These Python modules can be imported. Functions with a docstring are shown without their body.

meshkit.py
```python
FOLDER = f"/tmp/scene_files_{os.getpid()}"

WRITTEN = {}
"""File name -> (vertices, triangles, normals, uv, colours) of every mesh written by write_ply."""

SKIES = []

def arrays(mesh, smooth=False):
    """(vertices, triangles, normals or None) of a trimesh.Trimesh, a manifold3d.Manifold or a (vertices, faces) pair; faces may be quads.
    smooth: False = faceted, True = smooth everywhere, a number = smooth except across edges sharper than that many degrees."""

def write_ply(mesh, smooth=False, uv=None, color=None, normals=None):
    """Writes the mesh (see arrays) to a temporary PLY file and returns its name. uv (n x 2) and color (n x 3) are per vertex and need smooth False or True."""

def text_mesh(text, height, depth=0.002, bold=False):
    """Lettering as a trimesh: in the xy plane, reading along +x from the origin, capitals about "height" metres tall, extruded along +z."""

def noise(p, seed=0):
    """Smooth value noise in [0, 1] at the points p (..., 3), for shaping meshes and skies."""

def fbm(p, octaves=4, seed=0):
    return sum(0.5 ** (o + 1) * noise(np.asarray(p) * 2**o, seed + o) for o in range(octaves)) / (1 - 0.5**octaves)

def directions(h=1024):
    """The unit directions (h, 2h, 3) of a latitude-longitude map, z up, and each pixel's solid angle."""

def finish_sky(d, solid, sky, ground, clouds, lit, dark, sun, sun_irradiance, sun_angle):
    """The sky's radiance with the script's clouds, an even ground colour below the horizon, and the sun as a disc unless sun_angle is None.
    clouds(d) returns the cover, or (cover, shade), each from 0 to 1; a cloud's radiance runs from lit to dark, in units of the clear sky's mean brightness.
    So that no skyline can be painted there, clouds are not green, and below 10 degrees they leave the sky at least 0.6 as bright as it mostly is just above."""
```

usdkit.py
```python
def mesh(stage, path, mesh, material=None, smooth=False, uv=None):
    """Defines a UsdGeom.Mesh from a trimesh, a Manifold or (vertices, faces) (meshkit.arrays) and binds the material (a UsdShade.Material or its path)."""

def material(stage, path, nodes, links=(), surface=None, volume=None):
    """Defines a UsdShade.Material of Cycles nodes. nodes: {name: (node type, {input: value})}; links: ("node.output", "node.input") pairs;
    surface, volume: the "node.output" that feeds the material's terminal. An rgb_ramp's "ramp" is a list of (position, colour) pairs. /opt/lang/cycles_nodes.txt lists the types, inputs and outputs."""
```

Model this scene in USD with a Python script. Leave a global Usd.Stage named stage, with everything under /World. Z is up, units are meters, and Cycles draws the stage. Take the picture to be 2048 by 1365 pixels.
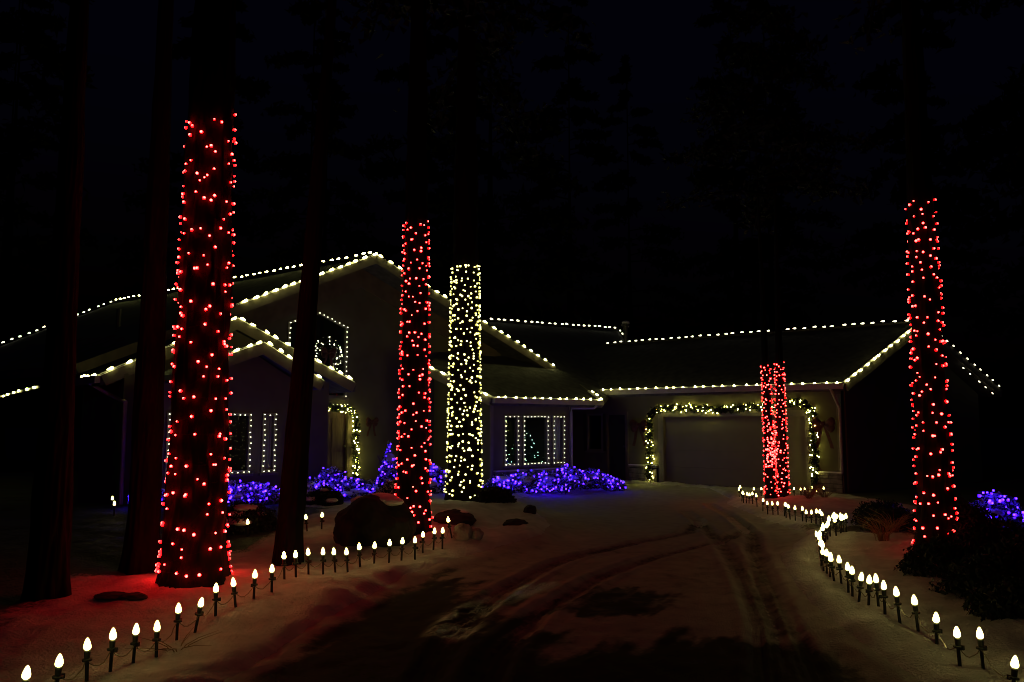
import math, random
import numpy as np
import trimesh, shapely
import shapely.geometry as sg
import usdkit, meshkit
from pxr import Usd, UsdGeom, UsdLux, UsdShade, Gf, Sdf

stage = Usd.Stage.CreateInMemory()
UsdGeom.SetStageUpAxis(stage, 'Z')
UsdGeom.SetStageMetersPerUnit(stage, 1.0)
UsdGeom.Xform.Define(stage, '/World')
UsdGeom.Scope.Define(stage, '/World/Looks')
rng = np.random.default_rng(7)

# ------------------------------------------------------------------ camera, sky, moonless night
cam = UsdGeom.Camera.Define(stage, '/World/camera')
cam.AddTranslateOp().Set(Gf.Vec3d(0, 0, 1.69))
cam.AddRotateXOp().Set(90 + 5.64)
cam.CreateHorizontalApertureAttr(36.0)
cam.CreateFocalLengthAttr(29.0)
cam.CreateClippingRangeAttr(Gf.Vec2f(0.05, 2000))
cam.CreateExposureAttr(-1.0)
CAM = np.array([0, 0, 1.69])

SUN_EL, SUN_ROT = -0.06, 2.6            # the sun is below the horizon
usdkit.material(stage, '/World/Looks/night_sky', {
    'sky': ('sky_texture', {'sky_type': 'single_scattering', 'sun_disc': False, 'sun_elevation': SUN_EL, 'sun_rotation': SUN_ROT}),
    'tint': ('mix_color', {'blend_type': 'multiply', 'fac': 1.0, 'b': (0.42, 0.42, 1.5), 'use_clamp': False}),
    'bg': ('background_shader', {'strength': 0.08}),
}, [('sky.color', 'tint.a'), ('tint.result', 'bg.color')], surface='bg.background')
dome = UsdLux.DomeLight.Define(stage, '/World/sky')
UsdShade.MaterialBindingAPI.Apply(dome.GetPrim()).Bind(UsdShade.Material.Get(stage, '/World/Looks/night_sky'))
dome.GetPrim().SetCustomDataByKey('kind', 'structure')

# ------------------------------------------------------------------ materials
M = {}
def mat(name, nodes, links=(), surface='p.BSDF'):
    M[name] = usdkit.material(stage, '/World/Looks/' + name, nodes, links, surface=surface)

def noisy(name, c1, c2, scale, rough=0.7, bump=0.0, bscale=None, detail=4, stretch=(1, 1, 1), spec=0.4, lo=0.35, hi=0.65):
    nodes = {'tc': ('texture_coordinate', {}), 'mp': ('mapping', {'scale': stretch}),
             'n': ('noise_texture', {'scale': scale, 'detail': detail, 'roughness': 0.6}),
             'r': ('rgb_ramp', {'ramp': [(0, c1), (lo, c1), (hi, c2), (1, c2)]}),
             'p': ('principled_bsdf', {'roughness': rough, 'specular_ior_level': spec})}
    links = [('tc.object', 'mp.vector'), ('mp.vector', 'n.vector'), ('n.fac', 'r.fac'), ('r.color', 'p.base_color')]
    if bump:
        nodes['n2'] = ('noise_texture', {'scale': bscale or scale * 4, 'detail': 5, 'roughness': 0.65})
        nodes['b'] = ('bump', {'strength': 0.8, 'distance': bump})
        links += [('mp.vector', 'n2.vector'), ('n2.fac', 'b.height'), ('b.normal', 'p.normal')]
    mat(name, nodes, links)

noisy('snow', (.5, .51, .54), (.74, .75, .78), 4.0, rough=.65, bump=.11, bscale=40, detail=6)
mat('ground_cover', {
    'tc': ('texture_coordinate', {}), 'a': ('attribute', {'attribute': 'litter'}),
    'n': ('noise_texture', {'scale': 4.0, 'detail': 6, 'roughness': .6}), 'n2': ('noise_texture', {'scale': 40.0, 'detail': 5, 'roughness': .65}), 'n4': ('noise_texture', {'scale': 22.0, 'detail': 6, 'roughness': .75}),
    'rs': ('rgb_ramp', {'ramp': [(0, (.5, .51, .54)), (.35, (.5, .51, .54)), (.65, (.74, .75, .78)), (1, (.74, .75, .78))]}),
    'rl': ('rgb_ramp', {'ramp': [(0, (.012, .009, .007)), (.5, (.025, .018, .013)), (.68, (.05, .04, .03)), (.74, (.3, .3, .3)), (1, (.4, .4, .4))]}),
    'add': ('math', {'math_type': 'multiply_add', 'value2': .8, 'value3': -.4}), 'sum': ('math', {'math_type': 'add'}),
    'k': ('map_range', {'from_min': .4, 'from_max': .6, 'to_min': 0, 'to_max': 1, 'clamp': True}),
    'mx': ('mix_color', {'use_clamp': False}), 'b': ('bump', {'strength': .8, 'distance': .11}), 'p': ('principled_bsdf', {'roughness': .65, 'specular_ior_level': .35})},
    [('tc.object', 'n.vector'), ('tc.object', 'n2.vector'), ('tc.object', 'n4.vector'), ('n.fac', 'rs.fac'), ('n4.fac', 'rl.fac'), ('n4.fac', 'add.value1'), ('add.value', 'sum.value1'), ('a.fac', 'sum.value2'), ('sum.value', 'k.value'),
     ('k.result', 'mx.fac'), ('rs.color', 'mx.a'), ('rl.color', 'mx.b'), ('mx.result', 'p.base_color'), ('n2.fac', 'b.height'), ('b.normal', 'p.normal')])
noisy('old_snow', (.22, .21, .2), (.4, .39, .38), 9, rough=.8, bump=.03, bscale=40)
noisy('snow_clean', (.7, .72, .76), (.82, .83, .86), 5.0, rough=.6, bump=.02, bscale=30)
noisy('bark', (.005, .004, .004), (.015, .011, .009), 7, rough=.9, bump=.012, bscale=32, stretch=(1, 1, .3), spec=.15)
noisy('bark_dark', (.003, .0026, .0026), (.010, .008, .007), 7, rough=.95, bump=.012, bscale=30, stretch=(1, 1, .3), spec=.1)
noisy('needles', (.004, .006, .003), (.010, .014, .007), 2.5, rough=.7, spec=.3)
noisy('shrub_leaf', (.018, .03, .016), (.05, .07, .035), 9, rough=.6, spec=.4)
noisy('dark_leaf', (.008, .012, .007), (.025, .034, .018), 9, rough=.7, spec=.3)
noisy('twig', (.05, .035, .025), (.11, .08, .06), 15, rough=.85)
noisy('dry_grass', (.14, .1, .05), (.28, .21, .11), 20, rough=.85)
noisy('rock', (.010, .010, .0095), (.034, .032, .03), 5, rough=.85, bump=.03, bscale=14)
noisy('stone', (.10, .095, .09), (.24, .22, .2), 6, rough=.85, bump=.02, bscale=22)
noisy('siding', (.105, .098, .065), (.135, .127, .086), 1.6, rough=.8, bump=.004, bscale=90)
noisy('trim', (.10, .078, .06), (.15, .118, .092), 3, rough=.6, bump=.002, bscale=40)
noisy('fascia', (.14, .125, .09), (.2, .178, .135), 3, rough=.6, bump=.002, bscale=40)
noisy('soffit', (.13, .105, .08), (.17, .14, .11), 3, rough=.8)
noisy('gutter', (.38, .36, .31), (.48, .45, .4), 4, rough=.45)
noisy('roof', (.04, .04, .044), (.11, .11, .12), 5, rough=.85, bump=.015, bscale=30, lo=.3, hi=.7)
noisy('garage_paint', (.17, .165, .10), (.2, .195, .125), 1.2, rough=.6, bump=.002, bscale=120)
noisy('door_wood', (.05, .03, .022), (.09, .055, .04), 4, rough=.5, stretch=(6, 6, .6))
noisy('frame_paint', (.15, .14, .11), (.19, .178, .14), 5, rough=.5)
noisy('dark_shutter', (.02, .02, .02), (.035, .032, .03), 6, rough=.7)
noisy('curtain', (.55, .55, .44), (.66, .66, .55), 6, rough=.9)
noisy('room', (.05, .05, .045), (.07, .068, .06), 2, rough=.9)
noisy('garland_leaf', (.008, .014, .007), (.02, .032, .014), 12, rough=.6)
noisy('ribbon', (.05, .012, .008), (.10, .022, .014), 14, rough=.5, spec=.5)
noisy('indoor_leaf', (.03, .09, .07), (.06, .15, .11), 9, rough=.7)
mat('plastic', {'p': ('principled_bsdf', {'base_color': (.012, .018, .014), 'roughness': .45})})
mat('wire', {'p': ('principled_bsdf', {'base_color': (.006, .008, .006), 'roughness': .7, 'specular_ior_level': .2})})
mat('clear_wire', {'p': ('principled_bsdf', {'base_color': (.22, .2, .14), 'roughness': .25})})
mat('metal', {'p': ('principled_bsdf', {'base_color': (.12, .12, .12), 'roughness': .5, 'metallic': .8})})
mat('glass', {'t': ('transparent_bsdf', {'color': (.86, .9, .88)}), 'g': ('glossy_bsdf', {'roughness': .02, 'color': (.9, .9, .9)}), 'm': ('mix_closure', {'fac': .01})},
    [('t.BSDF', 'm.closure1'), ('g.BSDF', 'm.closure2')], surface='m.closure')
def lens(name, col, hot, strength, hot_strength):
    mat(name, {'a': ('attribute', {'attribute': 'hot'}), 'e': ('emission', {'color': col, 'strength': strength}), 'e2': ('emission', {'color': hot, 'strength': hot_strength}), 'm': ('mix_closure', {})},
        [('a.fac', 'm.fac'), ('e.emission', 'm.closure1'), ('e2.emission', 'm.closure2')], surface='m.closure')
def lamp(name, col, strength):
    mat(name, {'e': ('emission', {'color': col, 'strength': strength})}, surface='e.emission')
lens('red_glow', (1, .0015, .002), (1, .040, .034), 62, 48)
lens('red_glow_soft', (1, .002, .003), (1, .075, .065), 11, 20)
lens('warm_mini', (1, .9, .16), (1, .94, .42), 2.0, 9)
lens('blue_glow', (.03, .003, 1), (.06, .017, 1), 24, 26)
lamp('stake_glow', (1, .83, .22), 17)
lamp('eave_glow', (1, .94, .28), 26)
lamp('eave_glow_far', (1, .94, .62), 4.5)
lamp('window_glow', (1, .95, .62), 6)
lamp('garland_glow', (1, .9, .16), 58)
lamp('teal_glow', (.62, 1, .86), 6)
# driveway: packed snow worn to wet asphalt; attribute 'bare' also paints in near light falloff
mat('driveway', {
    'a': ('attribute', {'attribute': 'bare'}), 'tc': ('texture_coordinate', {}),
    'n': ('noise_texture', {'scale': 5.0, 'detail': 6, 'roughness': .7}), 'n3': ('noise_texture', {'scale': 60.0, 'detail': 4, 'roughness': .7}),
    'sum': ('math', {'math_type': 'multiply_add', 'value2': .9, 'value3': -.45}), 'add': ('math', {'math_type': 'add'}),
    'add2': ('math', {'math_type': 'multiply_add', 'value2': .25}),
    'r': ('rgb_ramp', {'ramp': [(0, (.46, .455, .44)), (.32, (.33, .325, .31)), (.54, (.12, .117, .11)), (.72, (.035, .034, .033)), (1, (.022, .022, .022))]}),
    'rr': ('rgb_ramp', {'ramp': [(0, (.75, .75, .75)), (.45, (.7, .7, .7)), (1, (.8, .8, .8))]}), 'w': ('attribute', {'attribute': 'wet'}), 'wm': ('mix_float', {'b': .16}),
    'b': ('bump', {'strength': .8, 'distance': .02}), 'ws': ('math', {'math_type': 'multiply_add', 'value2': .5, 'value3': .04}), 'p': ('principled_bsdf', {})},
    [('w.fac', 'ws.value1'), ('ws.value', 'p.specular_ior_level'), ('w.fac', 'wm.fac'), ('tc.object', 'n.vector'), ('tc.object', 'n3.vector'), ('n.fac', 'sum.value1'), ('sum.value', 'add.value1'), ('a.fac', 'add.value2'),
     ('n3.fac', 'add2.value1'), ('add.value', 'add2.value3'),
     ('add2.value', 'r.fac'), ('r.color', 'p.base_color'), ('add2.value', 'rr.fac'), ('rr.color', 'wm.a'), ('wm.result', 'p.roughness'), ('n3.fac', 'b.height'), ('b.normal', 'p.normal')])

# ------------------------------------------------------------------ object helpers
taken = {}
def free(parent, name):
    k = parent + '/' + name
    n = taken.get(k, -1) + 1
    taken[k] = n
    return k if n == 0 else f'{k}_{n:03d}'

def tag(prim, label, cat, group=None, kind=None):
    for k, v in (('label', label), ('category', cat), ('group', group), ('kind', kind)):
        if v: prim.SetCustomDataByKey(k, v)

class Thing:
    """An Xform at the thing's base; vertices of its parts are given in world space."""
    def __init__(s, name, label, cat, base=(0, 0, 0), group=None):
        s.path = free('/World', name); s.base = np.asarray(base, float)
        x = UsdGeom.Xform.Define(stage, s.path); x.AddTranslateOp().Set(Gf.Vec3d(*map(float, base)))
        s.prim = x.GetPrim(); tag(s.prim, label, cat, group)
    def part(s, name, mesh, material, parent=None, smooth=False, label=None, kind=None):
        v, f = (mesh.vertices, mesh.faces) if hasattr(mesh, 'vertices') else mesh
        path = free(parent or s.path, name)
        m = usdkit.mesh(stage, path, (np.asarray(v, float) - s.base, f), M[material], smooth=smooth)
        if label: m.GetPrim().SetCustomDataByKey('label', label)
        if kind: m.GetPrim().SetCustomDataByKey('kind', kind)
        if material in LENSED: UsdGeom.PrimvarsAPI(m).CreatePrimvar('hot', Sdf.ValueTypeNames.FloatArray, 'vertex').Set([float(a) for a in np.tile(LENS_HOT, len(v) // len(LENS_HOT))])
        return path

def struct(name, mesh, material, smooth=True):
    m = usdkit.mesh(stage, free('/World', name), mesh, M[material], smooth=smooth)
    m.GetPrim().SetCustomDataByKey('kind', 'structure')
    return m

def cat_(ms): return trimesh.util.concatenate([m if hasattr(m, 'vertices') else trimesh.Trimesh(*m, process=False) for m in ms])
def unit(v): v = np.asarray(v, float); return v / np.linalg.norm(v)

def tube(pts, r, sides=5):
    p = np.asarray(pts, float); t = np.gradient(p, axis=0); t /= np.linalg.norm(t, axis=1, keepdims=True) + 1e-12
    up = np.where(np.abs(t[:, 2:]) < .9, [[0, 0, 1.]], [[1., 0, 0]])
    a = np.cross(t, up); a /= np.linalg.norm(a, axis=1, keepdims=True); b = np.cross(t, a)
    ang = np.arange(sides) * 2 * np.pi / sides
    r = np.broadcast_to(r, (len(p),))[:, None, None]
    v = (p[:, None] + r * (np.cos(ang)[None, :, None] * a[:, None] + np.sin(ang)[None, :, None] * b[:, None])).reshape(-1, 3)
    i, j = np.meshgrid(np.arange(len(p) - 1), np.arange(sides), indexing='ij')
    q = np.stack([i * sides + j, (i + 1) * sides + j, (i + 1) * sides + (j + 1) % sides, i * sides + (j + 1) % sides], -1).reshape(-1, 4)
    f = np.vstack([q[:, [0, 1, 2]], q[:, [0, 2, 3]]])
    n = len(v)
    caps = [[0, k + 1, k] for k in range(1, sides - 1)] + [[n - sides, n - sides + k, n - sides + k + 1] for k in range(1, sides - 1)]
    return trimesh.Trimesh(v, np.vstack([f, caps])[:, ::-1], process=False)

def beam(a, b, w, hgt, out=None):
    """Box along a-b; its top edge on the line, w thick sideways, hgt down."""
    a, b = np.asarray(a, float), np.asarray(b, float); d = unit(b - a)
    side = unit(np.cross(d, [0, 0, 1])); up = unit(np.cross(side, d))
    v = [p + side * sx * w / 2 + up * z for p in (a, b) for sx in (-1, 1) for z in (-hgt, 0)]
    return trimesh.convex.convex_hull(np.array(v))

def box(c, s, rz=0):
    m = trimesh.creation.box(s); m.apply_transform(trimesh.transformations.rotation_matrix(rz, [0, 0, 1])); m.apply_translation(c); return m

def roof_slab(pts, thick):
    """A sloping slab: pts a planar polygon in 3-D, thickness straight down."""
    p = np.asarray(pts, float)
    A = np.c_[p[:, :2], np.ones(len(p))]; co = np.linalg.lstsq(A, p[:, 2], rcond=None)[0]
    poly = sg.Polygon(p[:, :2])
    if not poly.exterior.is_ccw: poly = sg.Polygon(p[::-1, :2])
    m = trimesh.creation.extrude_polygon(poly, thick, engine='earcut')
    v = m.vertices.copy(); v[:, 2] += v[:, 0] * co[0] + v[:, 1] * co[1] + co[2] - thick
    return trimesh.Trimesh(v, m.faces, process=False)

class Wall:
    """A vertical wall frame: s along d from o, z up; out is the side it faces."""
    def __init__(s, o, d, out_left=False):
        s.o = np.array([o[0], o[1], 0.]); s.d = unit([d[0], d[1], 0]); n = np.array([s.d[1], -s.d[0], 0]); s.out = -n if out_left else n
    def at(s, t, z, off=0): return s.o + s.d * t + s.out * off + np.array([0, 0, z])
    def prism(s, poly, off, thick):
        """extrude poly(s,z) from off inwards by thick"""
        poly = poly if hasattr(poly, 'exterior') else sg.Polygon(poly)
        m = trimesh.creation.extrude_polygon(poly, thick, engine='earcut'); v = m.vertices
        w = s.o + v[:, :1] * s.d + v[:, 1:2] * np.array([0, 0, 1.]) + (off - v[:, 2:3]) * s.out
        m = trimesh.Trimesh(w, m.faces, process=False)
        if m.volume < 0: m.invert()
        return m
    def rect(s, s0, s1, z0, z1, off, thick): return s.prism(sg.box(min(s0, s1), z0, max(s0, s1), z1), off, thick)

ICO = trimesh.creation.icosahedron(); ICO1 = trimesh.creation.icosphere(1)
def lathe(prof, n=10):
    prof = np.array(prof, float); ang = np.arange(n) * 2 * np.pi / n
    v = np.stack([prof[:, None, 0] * np.cos(ang), prof[:, None, 0] * np.sin(ang), np.broadcast_to(prof[:, None, 1], (len(prof), n))], -1).reshape(-1, 3)
    i, j = np.meshgrid(np.arange(len(prof) - 1), np.arange(n), indexing='ij')
    q = np.stack([i * n + j, i * n + (j + 1) % n, (i + 1) * n + (j + 1) % n, (i + 1) * n + j], -1).reshape(-1, 4)
    return trimesh.Trimesh(v, np.vstack([q[:, [0, 1, 2]], q[:, [0, 2, 3]]]), process=False)
MINI = (ICO.vertices * [.8, .8, 1.15], ICO.faces)
LENS = trimesh.creation.icosphere(1); LENS_HOT = np.clip((LENS.vertices[:, 2] - .3) / .4, 0, 1).astype(np.float32); LENS.apply_scale([1, 1, 1.1])
LENSED = ('red_glow', 'red_glow_soft', 'warm_mini', 'blue_glow')
C9 = lathe([(.0, 0), (.55, .02), (.85, .18), (1.0, .42), (.98, .7), (.84, 1.1), (.62, 1.5), (.36, 1.85), (.15, 2.0), (0, 2.03)], 8)
C9.apply_translation([0, 0, -.9])
C9L = C9.copy(); C9L.apply_scale([.95, .95, 2.1])
def oriented(mesh, c, axis, scale):
    v, f = (mesh.vertices, mesh.faces) if hasattr(mesh, 'vertices') else mesh
    z = unit(axis); x = unit(np.cross(z, [.3, .9, .1] if abs(z[1]) < .8 else [1., 0, 0])); y = np.cross(z, x)
    return (np.asarray(v) * scale) @ np.stack([x, y, z]) + c, f

def hang_string(name, label, cat, pts, axes, mesh, scale, glow, wire_r=.003, wire='wire', group=None, part='bulb', limit=300, wire_pts=None):
    """A light string: one wire and its bulbs, each bulb a part; those past the limit are joined."""
    pts = np.asarray(pts, float); t = Thing(name, label, cat, pts[0], group)
    if wire_r: t.part('wire', tube(pts if wire_pts is None else wire_pts, wire_r, 4), wire)
    scale = np.broadcast_to(scale, (len(pts),)); rest = []
    for i, (p, a) in enumerate(zip(pts, axes)):
        m = oriented(mesh, p, a, scale[i])
        if i < limit: t.part(part, m, glow)
        else: rest.append(m)
    if rest: t.part('more_bulbs', cat_(rest), glow, kind='stuff')
    return t

# ------------------------------------------------------------------ terrain
def sm(a, b, t): t = np.clip((t - a) / (b - a), 0, 1); return t * t * (3 - 2 * t)
DRIVE = sg.Polygon([(-1.95, -8), (-1.9, 2), (-1.66, 4.3), (-1.5, 5.0), (-1.38, 5.9), (-1.0, 7.7), (-.62, 8.7), (-.15, 9.5), (.35, 10.5), (.55, 11.6), (.35, 12.8), (.25, 14.2),
                    (0, 16), (-.1, 18), (.4, 19.6), (2.4, 21.5), (3.2, 23.6), (4.4, 22.9), (5.2, 22.1), (5.1, 20.5), (4.9, 18.7), (4.45, 17.3), (4.3, 15.6), (4.2, 14), (4.1, 12.8), (4.05, 11.6), (3.75, 10.5),
                    (3.2, 9.6), (2.75, 8.6), (2.5, 7.5), (2.34, 6.6), (2.25, 5.6), (2.2, 4.4), (2.1, 2), (2.1, -8)]).buffer(.25).buffer(-.25)
def gp(l): return np.array(l)
TRACKS = [gp([(-.62, 3.6), (-.48, 4.99), (-.37, 6.07), (-.1, 7.31), (.51, 8.88), (1.44, 10.23), (2.4, 11.5), (3.0, 13.5), (3.3, 16)]),
          gp([(-.3, 3.6), (-.08, 5.42), (.22, 6.55), (.84, 8.02), (1.71, 9.39), (2.72, 10.73), (3.5, 12.5), (3.9, 15), (4.2, 18)]),
          gp([(1.2, 3.6), (1.44, 4.76), (1.81, 6.07), (2.2, 8.02), (2.6, 10.5), (3.1, 14)]),
          gp([(1.5, 3.6), (1.67, 4.76), (1.95, 6.07), (2.3, 7.6), (2.75, 9.6), (3.3, 11.5), (3.9, 15)])]
TRACK_LINES = [sg.LineString(t) for t in TRACKS]
BARE_AND_FALLOFF = sg.Polygon([(-1.9, 2.0), (-1.62, 4.76), (-1.42, 5.42), (-1.2, 6.5), (-.85, 7.4), (-.5, 8.1), (-.1, 7.9), (-.35, 7.2), (-.12, 6.7), (-.25, 5.9), (.23, 5.5), (.88, 5.6), (1.55, 5.6), (1.95, 5.0), (2.0, 2.0)])  # bare asphalt at left; the near full-width band is light falloff painted dark
BARE_AND_FALLOFF2 = sg.Polygon([(.45, 7.0), (.8, 7.35), (1.15, 7.1), (.95, 6.6), (.5, 6.6)])
BUMPS = [(-.75, 13.3, 1.7, .26), (-5.0, 14.3, 2.6, .16), (-1.5, 11.6, 1.3, .12), (4.9, 9.4, 1.1, .10), (6.0, 16.8, 1.0, .10), (-3.4, 18.5, 2.2, .14), (-2.6, 6.9, .8, .08), (6.2, 12.5, 2.5, -.12), (-.62, 9.62, .16, .10), (3.6, 5.0, .9, .06), (-1.2, 10.2, .7, .06)]

def height(x, y, fine=True):
    z = .34 - .32 * sm(8.5, 20, y)
    z = z - .02 * np.clip(-y, 0, 60)
    for bx, by, r, a in BUMPS: z = z + a * np.exp(-((x - bx) ** 2 + (y - by) ** 2) / r ** 2)
    p = np.stack([x, y, np.zeros_like(x)], -1)
    n1 = meshkit.fbm(p * .9, 3, 3) - .5; n2 = meshkit.fbm(p * 4.2, 3, 9) - .5; n3 = meshkit.fbm(p * 13, 2, 14) - .5
    pts = shapely.points(x.ravel(), y.ravel())
    d = np.where(shapely.contains(DRIVE, pts), -1, 1) * shapely.distance(DRIVE.exterior, pts); d = d.reshape(x.shape)
    d = d + .12 * n1 + .07 * n2
    out = sm(-.30, .22, d); berm = np.exp(-((d - .22) / .2) ** 2)
    far = 1 - sm(20, 26, y)
    z = z - .10 * (1 - out) + out * (.10 * n1 + .06 * n2 + .026 * n3) + berm * (.008 + .02 * n2) * far + (1 - out) * (.02 * n1 + .02 * n2 + .014 * n3)
    return z, d
def rut_terms(x, y):
    pts = shapely.points(x.ravel(), y.ravel()); dz = np.zeros(len(pts)); near = np.full(len(pts), 9.)
    for ln in TRACK_LINES:
        d = shapely.distance(ln, pts)
        dz += -.024 * np.exp(-(d / .10) ** 4) + .014 * np.exp(-((d - .155) / .045) ** 2) + .010 * np.cos(d * 110) * np.exp(-(d / .095) ** 6)
        near = np.minimum(near, d)
    return dz.reshape(x.shape), near.reshape(x.shape)
def gz(x, y): return float(height(np.array([[float(x)]]), np.array([[float(y)]]))[0][0, 0])

def axis_coords(lo, hi, step, far_lo, far_hi):
    c = list(np.arange(lo, hi + step / 2, step)); s = step
    while c[-1] < far_hi: s *= 1.25; c.append(c[-1] + s)
    s = step
    while c[0] > far_lo: s *= 1.25; c.insert(0, c[0] - s)
    return np.array(c)
def sheet(xs, ys, z, keep=None):
    nx, ny = len(xs), len(ys); X, Y = np.meshgrid(xs, ys, indexing='ij')
    v = np.stack([X, Y, z], -1).reshape(-1, 3); i, j = np.meshgrid(np.arange(nx - 1), np.arange(ny - 1), indexing='ij')
    q = np.stack([i * ny + j, (i + 1) * ny + j, (i + 1) * ny + j + 1, i * ny + j + 1], -1).reshape(-1, 4)
    if keep is not None: q = q[keep.reshape(-1)[q].all(1)]
    f = np.vstack([q[:, [0, 1, 2]], q[:, [0, 2, 3]]])
    used, inv = np.unique(f, return_inverse=True)
    return v[used], inv.reshape(f.shape), used
xs = axis_coords(-6, 7, .05, -160, 160); ys = axis_coords(3.6, 11, .05, -60, 14); ys = np.r_[ys[ys < 11], axis_coords(11, 23.5, .09, 10.99, 220)[1:]]
X, Y = np.meshgrid(xs, ys, indexing='ij')
Z, D = height(X, Y)
Zg = Z - .035 * (1 - sm(-.12, .12, D))
v, f, used = sheet(xs, ys, Zg)
gm = struct('ground', (v, f), 'ground_cover')
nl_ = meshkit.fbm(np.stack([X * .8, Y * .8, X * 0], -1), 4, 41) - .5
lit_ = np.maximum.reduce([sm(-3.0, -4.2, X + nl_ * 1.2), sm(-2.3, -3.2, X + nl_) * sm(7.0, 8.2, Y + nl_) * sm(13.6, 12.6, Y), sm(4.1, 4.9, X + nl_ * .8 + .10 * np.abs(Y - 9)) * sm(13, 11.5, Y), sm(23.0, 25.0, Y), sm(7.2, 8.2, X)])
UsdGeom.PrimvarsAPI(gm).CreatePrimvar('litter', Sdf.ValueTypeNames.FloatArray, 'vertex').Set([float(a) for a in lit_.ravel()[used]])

xd = np.arange(-2.4, 5.9, .029); yd = np.arange(2.2, 23.6, .042)
X, Y = np.meshgrid(xd, yd, indexing='ij')
Z, D = height(X, Y); rz, near = rut_terms(X, Y)
Z = Z + rz * sm(0, .3, -D)
p3 = np.stack([X, Y, np.zeros_like(X)], -1)
nz = meshkit.fbm(p3 * 1.3, 4, 21) - .5; nzs = meshkit.fbm(p3 * np.array([9., 2.6, 1]), 5, 5) - .5
pts = shapely.points(X.ravel(), Y.ravel())
def sd(poly): return (np.where(shapely.contains(poly, pts), -1, 1) * shapely.distance(poly.exterior, pts)).reshape(X.shape)
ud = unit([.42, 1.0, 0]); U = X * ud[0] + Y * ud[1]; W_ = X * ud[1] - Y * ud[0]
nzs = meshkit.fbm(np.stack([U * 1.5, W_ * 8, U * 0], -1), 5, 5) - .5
bare = sm(.3, -.25, sd(BARE_AND_FALLOFF) + nz * .9 + nzs * .9) * .8
bare = np.maximum(bare, sm(.15, -.12, sd(BARE_AND_FALLOFF2) + nz * .7 + nzs * .8) * .62)
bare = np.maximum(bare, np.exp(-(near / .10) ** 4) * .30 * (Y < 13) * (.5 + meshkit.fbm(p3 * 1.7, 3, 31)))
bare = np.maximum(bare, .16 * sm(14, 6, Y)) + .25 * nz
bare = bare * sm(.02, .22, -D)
Z = Z - .035 * sm(-.12, .12, D)
v, f, used = sheet(xd, yd, Z, (D < .16))
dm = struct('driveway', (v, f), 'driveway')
streak = np.array([[-.42, 5.9], [-.3, 6.5], [-.05, 7.2], [.2, 7.7]])
ds = shapely.distance(sg.LineString(streak), pts).reshape(X.shape)
wet = sm(.28, .05, ds + .2 * nzs) * sm(.44, .62, meshkit.fbm(np.stack([U * 3.0, W_ * 34, U * 0], -1), 3, 77))
UsdGeom.PrimvarsAPI(dm).CreatePrimvar('wet', Sdf.ValueTypeNames.FloatArray, 'vertex').Set([float(a) for a in np.clip(wet, 0, 1).ravel()[used]])
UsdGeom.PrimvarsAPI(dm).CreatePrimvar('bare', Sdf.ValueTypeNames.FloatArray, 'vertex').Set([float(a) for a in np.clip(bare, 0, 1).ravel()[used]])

# ------------------------------------------------------------------ house
h = unit([.743, .669, 0]); b = np.array([-h[1], h[0], 0])
up = np.array([0, 0, 1.])
PK = np.array([-3.43, 20.5, 5.88]); C = unit([-.788, .615, 0])
def T(s, r, z): q = PK + h * s + b * r; q[2] = z; return q
house = Thing('house', 'long low house with lit roof edges, snow dusted gables and attached garage', 'house', (0, 20, 0))
def part(*a, **k): return house.part(*a, **k)

FR = PK + C * 13.4
LE = T(-6.8, 0, 2.80)
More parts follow.
